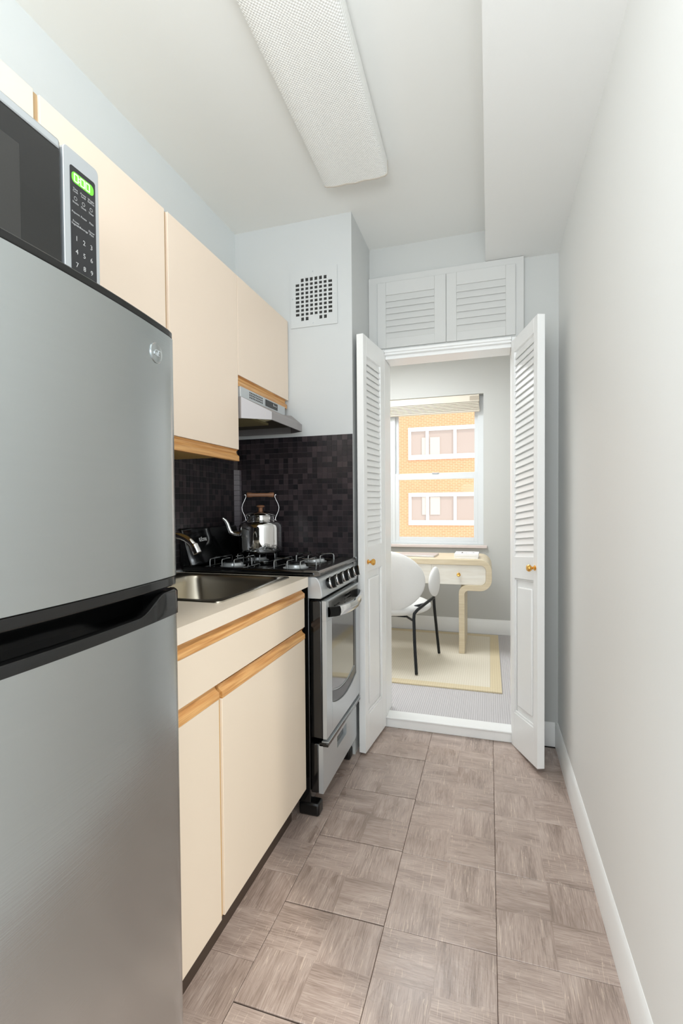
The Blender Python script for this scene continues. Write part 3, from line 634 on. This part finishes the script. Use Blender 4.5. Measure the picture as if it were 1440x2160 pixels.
MB().box(XFc, XFc+.0015, 1.878, 2.0, 1.609, 1.637).build('switch_panel', bplast_m, hd, .0005)
tb = MB()
for u, v, hu, hv in ((-.016, .003, .0018, .0055), (-.009, 0, .003, .0012), (-.003, 0, .0012, .0025), (.004, 0, .003, .0012), (.011, 0, .0012, .0025), (.016, 0, .003, .001)): tb.box(XFc+.0014, XFc+.002, 1.972+u-hu, 1.972+u+hu, 1.624+v-hv, 1.624+v+hv)
tb.build('maker_badge', grey_print, hd, smooth=0)
# ------------------------------------------------------------ refrigerator
rf = thing('refrigerator', 'stainless top-freezer refrigerator with black handles in the left foreground', 'refrigerator', (-.87, .45, 0))
fy0, fy1 = .150, .742; XE = -.540
def fx(y): t_ = (y-(fy0+fy1)/2)/((fy1-fy0)/2); return XE + .024*(1-t_*t_)
def door_prof(inset=0, back=-.61):
    ys = [fy0+inset+(fy1-fy0-2*inset)*i/28 for i in range(29)]; rr = .010; pts = []
    for i, y in enumerate(ys):
        e_ = min(y-(fy0+inset), (fy1-inset)-y); dxx = 0
        if e_ < rr: dxx = rr-math.sqrt(max(0, rr*rr-(rr-e_)**2))
        pts.append((fx(y)-dxx-inset*.5, y))
    # refine rounded corners
    out = [(back, fy0+inset)]
    for t_ in (0, 20, 45, 70): out.append((fx(fy0)-rr-inset*.5+rr*math.sin(rad(t_)), fy0+inset+rr-rr*math.cos(rad(t_))))
    out += [p_ for p_ in pts if p_[1] > fy0+rr+inset and p_[1] < fy1-rr-inset]
    for t_ in (70, 45, 20, 0): out.append((fx(fy1)-rr-inset*.5+rr*math.sin(rad(t_)), fy1-inset-rr+rr*math.cos(rad(t_))))
    out.append((back, fy1-inset)); return out
MB().box(XL+.03, -.615, fy0+.003, fy1-.003, .02, 1.478).build('body', darkbody_m, rf, .006)
fd = MB().prism(door_prof(), 'z', 1.052, 1.474).build('freezer_door', steel_m, rf, smooth=40)
MB().prism(door_prof(.001), 'z', 1.4745, 1.4865).build('door_cap', bplast_m, fd, .002, smooth=40)
MB().prism(door_prof(.001), 'z', 1.034, 1.0515).build('door_cap', bplast_m, fd, .003, smooth=40)
ldr = MB().prism(door_prof(), 'z', .085, .984).build('fridge_door', steel_m, rf, smooth=40)
hw = MB(); ys = [fy0+(fy1-fy0)*i/60 for i in range(61)]; rings = []
for y in ys:
    e_ = min(y-fy0, fy1-y); tt_ = min(1, max(0, (e_-.045)/.075)); tt_ = tt_*tt_*(3-2*tt_); zt_ = 1.028-.028*tt_
    rr = .010; dxx = rr-math.sqrt(max(0, rr*rr-(rr-min(e_, rr))**2)); x = fx(y)+.003-dxx
    rings.append([(x, y, .9845), (x, y, zt_-.003), (x-.003, y, zt_), (x-.012, y, zt_), (x-.016, y, zt_-.006), (x-.016, y, .9845)])
hw.loft(rings).build('handle_grip', bplast_m, ldr, smooth=50)
MB().box(-.612, XE-.02, fy0+.004, fy1-.004, .9845, .990).box(-.612, -.594, fy0+.004, fy1-.004, .99, 1.030).box(-.6, XE-.006, fy1-.03, fy1-.003, .99, 1.0275).box(-.6, XE-.006, fy0+.003, fy0+.03, .99, 1.0275).build('handle_pocket', bplast_m, ldr)
MB().box(-.66, -.575, fy0+.01, fy1-.01, .02, .078).build('kick_grille', bplast_m, rf, .003)
for x, y in ((-.64, fy0+.05), (-.64, fy1-.05), (-1.1, fy0+.05), (-1.1, fy1-.05)): MB().lathe([(.016, .001), (.018, .012), (.018, .02)], (x, y, 0), 14).build('foot', rubber_m, rf)
by, bz = .678, 1.432; bx_ = fx(by); nrm = Vector((1, .13, 0)).normalized()
bd_ = MB().lathe([(.0175, -.002), (.0172, .0012), (.016, .0018), (.0145, .001), (.0135, .0008), (.001, .0008)], (bx_, by, bz), 32, nrm).build('round_badge', steel_m, fd, smooth=40)
tb = MB(); tdir = Vector((0, 0, 1)).cross(nrm)
text_mb(tb, 'GE', .0145, lambda u, v, t_: tuple(Vector((bx_, by, bz))+nrm*(.0012+t_)+tdir*u+Vector((0, 0, v))), shear=.35); tb.build('badge_letters', steel2_m, bd_, smooth=0)
# ------------------------------------------------------------ microwave
mw = thing('microwave', 'silver and black microwave standing on top of the refrigerator', 'microwave', (-.82, .47, 1.4785))
XM = -.663; my0, my1, ms, mz0, mz1 = .235, .699, .622, 1.489, 1.772
MB().box(XM-.33, XM-.022, my0+.002, my1-.002, mz0, mz1-.002).build('case', darkbody_m, mw, .004)
md = MB().box(XM-.021, XM-.001, my0, ms, mz0+.002, mz1).build('door', bplast_m, mw, .005)
MB().box(XM-.02, XM, my0+.001, ms-.002, mz1-.0185, mz1-.001).build('top_rail', steel2_m, md, .004)
MB().box(XM-.006, XM+.0008, my0+.004, ms-.004, mz0+.004, mz1-.021).build('window', mwglass_m, md, .001)
MB().box(XM-.0052, XM+.0011, my0+.05, ms-.075, mz0+.045, mz1-.06).build('screen', mat('perforated_screen', (54, 53, 51), .3, var=.1, vscale=400), md, .0003)
cpn = MB().prism(rrect(ms+.003, my1, mz0, mz1, .009), 'x', XM-.021, XM).build('control_panel', steel2_m, mw, .001)
kx = MB().prism(rrect(.6375, .6905, mz0+.012, mz1-.027, .004), 'x', XM, XM+.0008).build('keypad', mat('keypad_black', (40, 40, 42), .35), cpn)
yk = .664; PX = XM+.0010
MB().prism(rrect(yk-.0235, yk+.0225, 1.7185, 1.7365, .007), 'x', PX-.0002, PX+.0002).build('display', green_m, cpn)
dg_ = MB(); seg = [(-.0145, 1), (-.0015, 1), (.0095, 1)]
for cy_, _ in seg:
    for (u0, u1, v0, v1) in ((-.0042, .0042, .0052, .0068), (-.0042, .0042, -.0068, -.0052), (-.0046, -.003, -.006, .006), (.003, .0046, -.006, .006)):
        dg_.box(PX+.0002, PX+.0005, yk+cy_+u0, yk+cy_+u1, 1.7275+v0, 1.7275+v1)
for v_ in (-.003, .002): dg_.box(PX+.0002, PX+.0005, yk-.009, yk-.0075, 1.7275+v_, 1.7275+v_+.0016)
dg_.build('display_digits', digit_m, cpn, smooth=0)
lg = MB()
def put(s, u, z, size): text_mb(lg, s, size, lambda a_, b_, t_: (PX+t_*.3, yk+u+a_, z+b_), .0002)
for z, row in ((1.7085, ('Time', 'Power', 'Weight')), (1.7045, ('Cook', 'Level', 'Defrost')), (1.686, ('Snacks', 'Clock', 'Timer')), (1.669, ('Popcorn', 'Potato', 'Pizza')), (1.654, ('Frozen', '', 'Dinner')), (1.6495, ('Vegetable', 'Beverage', 'Plate'))):
    for u, s in zip((-.0165, 0, .0165), row):
        if s: put(s, u, z, .0046)
for k_i, (u, z) in enumerate([(-.0155, 1.627), (0, 1.627), (.0155, 1.627), (-.0155, 1.605), (0, 1.605), (.0155, 1.605), (-.0155, 1.583), (0, 1.583), (.0155, 1.583)]): put(str(k_i+1), u, z, .0115)
put('0', 0, 1.561, .0115); put('STOP', -.0145, 1.545, .0072); put('START', .0135, 1.533, .0072); put('Cancel', -.0145, 1.539, .004)
for u in (-.0165, 0, .0165):
    lg.add([(PX+.0001, yk+u+.0032*math.cos(t_), 1.693+.0032*math.sin(t_)) for t_ in [i*math.pi/6 for i in range(12)]] + [(PX+.0001, yk+u+.0025*math.cos(t_), 1.693+.0025*math.sin(t_)) for t_ in [i*math.pi/6 for i in range(12)]], [(i, (i+1) % 12, 12+(i+1) % 12, 12+i) for i in range(12)])
lg.build('key_legends', legend_m, cpn, smooth=0)
for x, y in ((XM-.04, my0+.03), (XM-.04, my1-.03), (XM-.3, my0+.03), (XM-.3, my1-.03)): MB().lathe([(.01, 0), (.01, .0105)], (x, y, 1.4785), 12).build('foot', rubber_m, mw)
# ------------------------------------------------------------ ceiling light
cl = thing('ceiling_light', 'long wraparound fluorescent ceiling light with ribbed prismatic diffuser', 'light'); WL[cl] = Vector((0, 0, 0))
MB().box(-.09, .09, -.61, .61, -.03, -.0005).build('housing', alu_m, cl, .003)
pr = [(-.129, -.010), (-.1295, -.052), (-.127, -.062), (-.118, -.0675), (-.09, -.0715), (-.06, -.0715), (-.035, -.0695), (0, -.0735), (.035, -.0695), (.06, -.0715), (.09, -.0715), (.118, -.0675), (.127, -.062), (.1295, -.052), (.129, -.010)]
MB().prism(pr, 'y', -.608, .608).build('diffuser', disp_m, cl, smooth=60)
for sg in (-1, 1): MB().prism([(x*1.01, z*1.02) for x, z in pr] , 'y', *sorted((sg*.6085, sg*.616))).build('end_cap', mat('aged_ivory_cap', (206, 198, 186), .4), cl)
cl.location = (-.493, 1.254, ZC-.0005); cl.rotation_euler = (0, 0, rad(1.3))
# ============================================================ the study beyond the doorway
SXL, SXR = -2.1, .95
struct('floor_study', box(SXL, SXR, 2.56, YW+.1, -.06, ZF), carpet_m)
struct('ceiling_study', box(SXL, SXR, YN+.12, YW+.2, 2.5, 2.6), ceil_m)
struct('wall_study_left', box(SXL-.1, SXL, YN+.1, YW+.2, -.06, 2.6), wall_m)
struct('wall_study_right', box(SXR, SXR+.1, YN+.1, YW+.2, -.06, 2.6), wall_m)
struct('wall_study_near', MB().box(SXL, XC-.001, YN+.121, YN+.16, ZF, 2.5).box(XR+.001, SXR, YN+.121, YN+.16, ZF, 2.5), wall_m)
WX0, WX1, WZ0, WZ1 = -1.78, -.045, .825, 2.15
fw = MB().box(SXL, WX0, YW, YW+.2, ZF, 2.5).box(WX1, SXR, YW, YW+.2, ZF, 2.5).box(WX0, WX1, YW, YW+.2, ZF, WZ0).box(WX0, WX1, YW, YW+.2, WZ1, 2.5)
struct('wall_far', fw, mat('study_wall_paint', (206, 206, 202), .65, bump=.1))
struct('baseboard_far', MB().prism([(YW+x*1.1, ZF+z) for x, z in bprof(.125)], 'x', SXL, SXR), trim_m)
struct('window_sill', MB().box(WX0-.03, WX1+.03, YW-.035, YW+.1, .80, .8245), mat('sill_paint', (226, 212, 206), .5), .003)
# window: the two sash units, front plane at YG
YG = YW+.075; kf = YG/YW
def sx(x): return x*kf
def sz(z): return H+(z-H)*kf
zt_, zb_ = WZ1, WZ0
for wi, (x0, x1) in enumerate(((sx(-.845)-.01, WX1), (WX0, sx(-.845)-.01))):
    fo = MB().box(x0, x0+.032, YG, YG+.07, zb_, zt_).box(x1-.05 if wi == 0 else x1-.032, x1, YG, YG+.07, zb_, zt_).box(x0+.032, x1-.05 if wi == 0 else x1-.032, YG, YG+.07, zb_, zb_+.025).box(x0+.032, x1-.05 if wi == 0 else x1-.032, YG, YG+.07, zt_-.03, zt_).build(f'window_{wi+1}', alu_m, None, .002)
    fo['kind'] = 'structure'
    ix0, ix1 = x0+.032, x1-(.05 if wi == 0 else .032); zr = sz(1.441)
    up = MB().box(ix0, ix0+.028, YG+.035, YG+.06, zr, zt_-.03).box(ix1-.028, ix1, YG+.035, YG+.06, zr, zt_-.03).box(ix0+.028, ix1-.028, YG+.035, YG+.06, zr, zr+.03).box(ix0+.028, ix1-.028, YG+.035, YG+.06, zt_-.058, zt_-.03).build('upper_sash', alu_m, fo, .0015)
    MB().box(ix0+.029, ix1-.029, YG+.046, YG+.049, zr+.031, zt_-.059).build('pane', glass_m, up)
    lo = MB().box(ix0, ix0+.034, YG+.005, YG+.03, zb_+.025, zr+.03).box(ix1-.034, ix1, YG+.005, YG+.03, zb_+.025, zr+.03).box(ix0+.034, ix1-.034, YG+.005, YG+.03, zr-.028, zr+.022).box(ix0+.034, ix1-.034, YG+.005, YG+.03, zb_+.025, zb_+.062).build('lower_sash', alu_m, fo, .0015)
    MB().box(ix0+.035, ix1-.035, YG+.014, YG+.017, zb_+.063, zr-.029).build('pane', glass_m, lo)
    xm = (ix0+ix1)/2; MB().box(xm-.03, xm+.03, YG-.004, YG+.012, zr+.0225, zr+.032).build('sash_lock', steel2_m, lo, .002)
# raised pleated shade
shd = thing('window_shade', 'cream pleated shade gathered at the top of the window', 'blind', (-.9, YW+.035, 2.1))
MB().box(WX0+.01, WX1-.035, YW+.012, YW+.06, 2.085, 2.149).build('headrail', shade_m, shd, .003)
MB().box(WX1-.115, WX1-.036, YW+.008, YW+.0115, 2.098, 2.135).build('headrail_end', mat('beige_end_cap', (196, 184, 166), .6), shd, .001)
for k in range(6):
    z = 2.003+k*.0137; y_ = YW+.006 if k % 2 else YW+.012
    MB().prism([(YW+.008, z), (YW+.004, z+.005), (YW+.008, z+.0105), (YW+.055, z+.0105), (YW+.058, z+.005), (YW+.055, z)], 'x', WX0+.012, WX1-.033-.001*k).build('pleat', shade_m, shd)
    MB().box(WX0+.013, WX1-.036, YW+.0065, YW+.05, z+.0106, z+.0136).build('fold_shadow_line', shaded_m, shd)  # dark strips paint the shadow into the folds between pleats
# ------------------------------------------------------------ rug
rz = ZF+.001
rug = thing('area_rug', 'cream woven rug with tan border under the desk', 'rug', (-.68, 3.63, rz))
RX0, RX1, RY0, RY1, bw_ = -1.45, .074, 2.972, 4.29, .068
MB().box(RX0+bw_, RX1-bw_, RY0+bw_, RY1-bw_, rz, rz+.008).build('field', rugf_m, rug)
MB().box(RX0, RX1, RY0, RY0+bw_-.0005, rz, rz+.009).box(RX0, RX1, RY1-bw_+.0005, RY1, rz, rz+.009).box(RX0, RX0+bw_-.0005, RY0+bw_, RY1-bw_, rz, rz+.009).box(RX1-bw_+.0005, RX1, RY0+bw_, RY1-bw_, rz, rz+.009).build('border', rugb_m, rug, .001)
zr0 = rz+.0092
# ------------------------------------------------------------ desk
DY0, DY1 = 3.68, 4.18
dk = thing('desk', 'pale wood desk with rounded waterfall ends and white drawers below the window', 'desk', (-.65, 3.93, zr0))
th = .041; zo1, zo0, xo = .769, .536, .02; ro = .085; lx1_ = -.176; zrl = .536
def ribbon(mx_):
    # outer path then inner path, right-hand half, mirrored about x = mx_
    out = [(mx_, zo1)] + arc(xo-ro, zo1-ro, ro, 90, 0, 8) + arc(xo-ro, zo0+ro, ro, 0, -90, 8) + arc(lx1_+.03, zo0-.03, .03, 90, 180, 6)[0:] + [(lx1_, zr0)]
    inn = [(lx1_-th, zr0)] + arc(lx1_-th+.062, zo0+th-.062, .062, 180, 90, 6) + arc(xo-ro, zo0+ro, ro-th, -90, 0, 8) + arc(xo-ro, zo1-ro, ro-th, 0, 90, 8) + [(mx_, zo1-th)]
    return out + inn
cxd = -.65; half = ribbon(cxd)
MB().prism(half, 'y', DY0, DY1).build('end_frame', ash_m, dk, .001, smooth=30)
MB().prism([(2*cxd-x, z) for x, z in half], 'y', DY0, DY1).build('end_frame', ash_m, dk, .001, smooth=30)
for (x0, x1) in ((-.4205, -.022), (-.8785, -.4215), (-1.278, -.8795)):
    rr = .03
    if x1 == -.022: pf = [(x0, .578)] + arc(x1-.042, .578+.042, .042, -90, 0, 6) + arc(x1-.042, .727-.042, .042, 0, 90, 6) + [(x0, .727)]
    elif x0 == -1.278: pf = [(x1, .727)] + arc(x0+.042, .727-.042, .042, 90, 180, 6) + arc(x0+.042, .578+.042, .042, 180, 270, 6) + [(x1, .578)]
    else: pf = [(x0, .578), (x1, .578), (x1, .727), (x0, .727)]
    d = MB().prism(pf, 'y', DY0+.012, DY1-.01).build('drawer', ash2_m, dk, .0015)
    kx_ = -.218 if x1 == -.022 else ((x0+x1)/2 if x0 > -1.2 else -1.08)
    MB().lathe([(.006, -.001), (.006, .006), (.0135, .010), (.0145, .017), (.010, .02), (.002, .019)], (kx_, DY0+.012, .655), 20, (0, -1, 0)).build('drawer_knob', brass_m, d)
zd = zo1+.0003
lp = thing('laptop', 'closed silver laptop lying on the pale wood desk', 'laptop'); WL[lp] = Vector((0, 0, 0))
MB().prism(rrect(-.16, .16, -.11, .11, .012), 'z', 0, .0085).build('base', lap_m, lp, .001)
MB().prism(rrect(-.16, .16, -.11, .11, .012), 'z', .009, .0145).build('screen_lid', lap_m, lp, .001)
lp.location = (-.56, 3.90, zd); lp.rotation_euler = (0, 0, rad(-3))
bxo = thing('box', 'small white lidded box on the right end of the desk', 'box'); WL[bxo] = Vector((0, 0, 0))
MB().box(-.088, .088, -.105, .105, 0, .0155).build('base', paper_m, bxo, .001)
ldb = MB().box(-.0895, .0895, -.1065, .1065, .0158, .036).build('lid', paper_m, bxo, .0015)
mk = MB()
for (x0, x1, y0, y1) in ((-.04, -.03, -.04, .04), (-.03, .0, -.045, -.035), (-.005, .02, -.02, -.01), (.03, .06, .0, .01), (.045, .055, .0, .03)): mk.box(x0, x1, y0, y1, .0362, .0366)
mk.build('print_mark', ink_m, ldb)
bxo.location = (-.165, 3.85, zd)
# ------------------------------------------------------------ chair
ch = thing('desk_chair', 'white upholstered round-backed chair with black tube legs at the desk', 'chair'); WL[ch] = Vector((0, 0, 0))
def bend(x, y, z): return (x, y+1.1*x*x, z)
MB().ellips((0, -.235, .600), .262, .042, .207, 40, 22, bend).build('backrest', chairf_m, ch, smooth=80)
def seatf(x, y, z): return (x, y, z*(1 if z > 0 else 1.0))
MB().ellips((0, .01, .397), .262, .265, .062, 40, 18).build('seat', chairf_m, ch, smooth=80)
for sg in (-1, 1):
    def armf(x, y, z, sg=sg): return (x-sg*1.0*y*y*(1 if y < 0 else .8), y, z)
    MB().ellips((sg*.292, .02, .576), .03, .125, .104, 26, 16, armf).build('armrest', chairf_m, ch, smooth=80)
    rp = .0105
    MB().tube([(sg*.222, -.262, 0), (sg*.207, -.246, .2), (sg*.200, -.236, .36), (sg*.201, -.228, .392), (sg*.214, -.19, .412), (sg*.245, -.09, .436), (sg*.272, .0, .456), (sg*.278, .03, .460)], rp, 12).build('leg', tube_m, ch, smooth=70)
    MB().tube([(sg*.278, .035, .464), (sg*.277, .06, .39), (sg*.275, .16, .19), (sg*.272, .262, 0)], rp, 12).build('leg', tube_m, ch, smooth=70)
MB().tube([(-.200, -.235, .345), (-.12, -.12, .345), (.12, -.12, .345), (.200, -.235, .345)], .008, 10).build('cross_bar', tube_m, ch)
MB().tube([(-.244, -.09, .434), (-.1, -.18, .40), (.1, -.18, .40), (.244, -.09, .434)], .01, 10).build('back_support', tube_m, ch)
ch.location = (-.655, 3.405, zr0+.005); ch.rotation_euler = (0, 0, rad(-5))
# ============================================================ outside
YB = 20.0
bd = thing('apartment_building', 'orange brick building with white ribbon windows seen through the window', 'building', (0, YB, -9.5))
cut = MB(); FH = 2.712; xb0, xb1 = -14, 12
bands = [(3.09+FH*k, 4.434+FH*k) for k in (-4, -3, -2, -1, 0, 1, 2)]
zlast = -9.5
for z0, z1 in bands:
    cut.box(xb0, xb1, YB, YB+.3, zlast, z0); cut.box(xb0, -9.6, YB, YB+.3, z0, z1); cut.box(-5.2, -3.215, YB, YB+.3, z0, z1); cut.box(3.2, xb1, YB, YB+.3, z0, z1); zlast = z1
cut.box(xb0, xb1, YB, YB+.3, zlast, 12); cut.box(xb0, xb1, YB+.9, YB+6, -9.5, 12)
cut.build('brick_wall', brick_m, bd, smooth=0)
for z0, z1 in bands:
    for (x0, x1) in ((-3.215, 3.2), (-9.6, -5.2)):
        xs_ = [x0]; step = [.785, 1.10]; i = 0
        while xs_[-1]+1.2 < x1: xs_.append(xs_[-1]+(.785 if len(xs_) == 1 else 1.115))
        xs_[-1] = x1
        fm = MB().box(x0, x1, YB-.05, YB+.12, z0, z0+.2).box(x0, x1, YB-.05, YB+.12, z1-.16, z1)
        for q_, xx in enumerate(xs_):
            wl = .12 if 0 < q_ < len(xs_)-1 else .115
            xa = x0 if q_ == 0 else (x1-wl if q_ == len(xs_)-1 else xx-wl/2+.0)
            fm.box(xa, xa+wl, YB-.04, YB+.11, z0+.2, z1-.16)
        fo = fm.build('window_frame', whitef_m, bd)
        for q_ in range(len(xs_)-1):
            MB().box(xs_[q_]+.062, xs_[q_+1]-.062, YB+.04, YB+.06, z0+.2, z1-.16).build('pane', farglass_m, fo)
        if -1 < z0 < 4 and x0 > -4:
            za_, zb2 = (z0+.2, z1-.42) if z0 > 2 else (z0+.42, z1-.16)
            MB().box(-2.66, -2.455, YB+.005, YB+.038, za_+.01, zb2-.01).box(-2.32, -1.92, YB+.005, YB+.038, za_+.01, zb2-.01).build('blind', mat('pale_far_reflection', (216, 204, 192), .6), bd)  # pale boxes stand in for window reflections in the panes

# ------------------------------------------------------------ groups of repeats
for o in bpy.data.objects:
    if o.parent is None and 'label' in o.keys():
        g_ = {'louvered_door': 'louvred door leaves of the doorway', 'wall_cabinet': 'cream wall cupboards', 'tile_backsplash': 'dark mosaic backsplashes'}.get(o.name.split('.')[0])
        if g_: o['group'] = g_
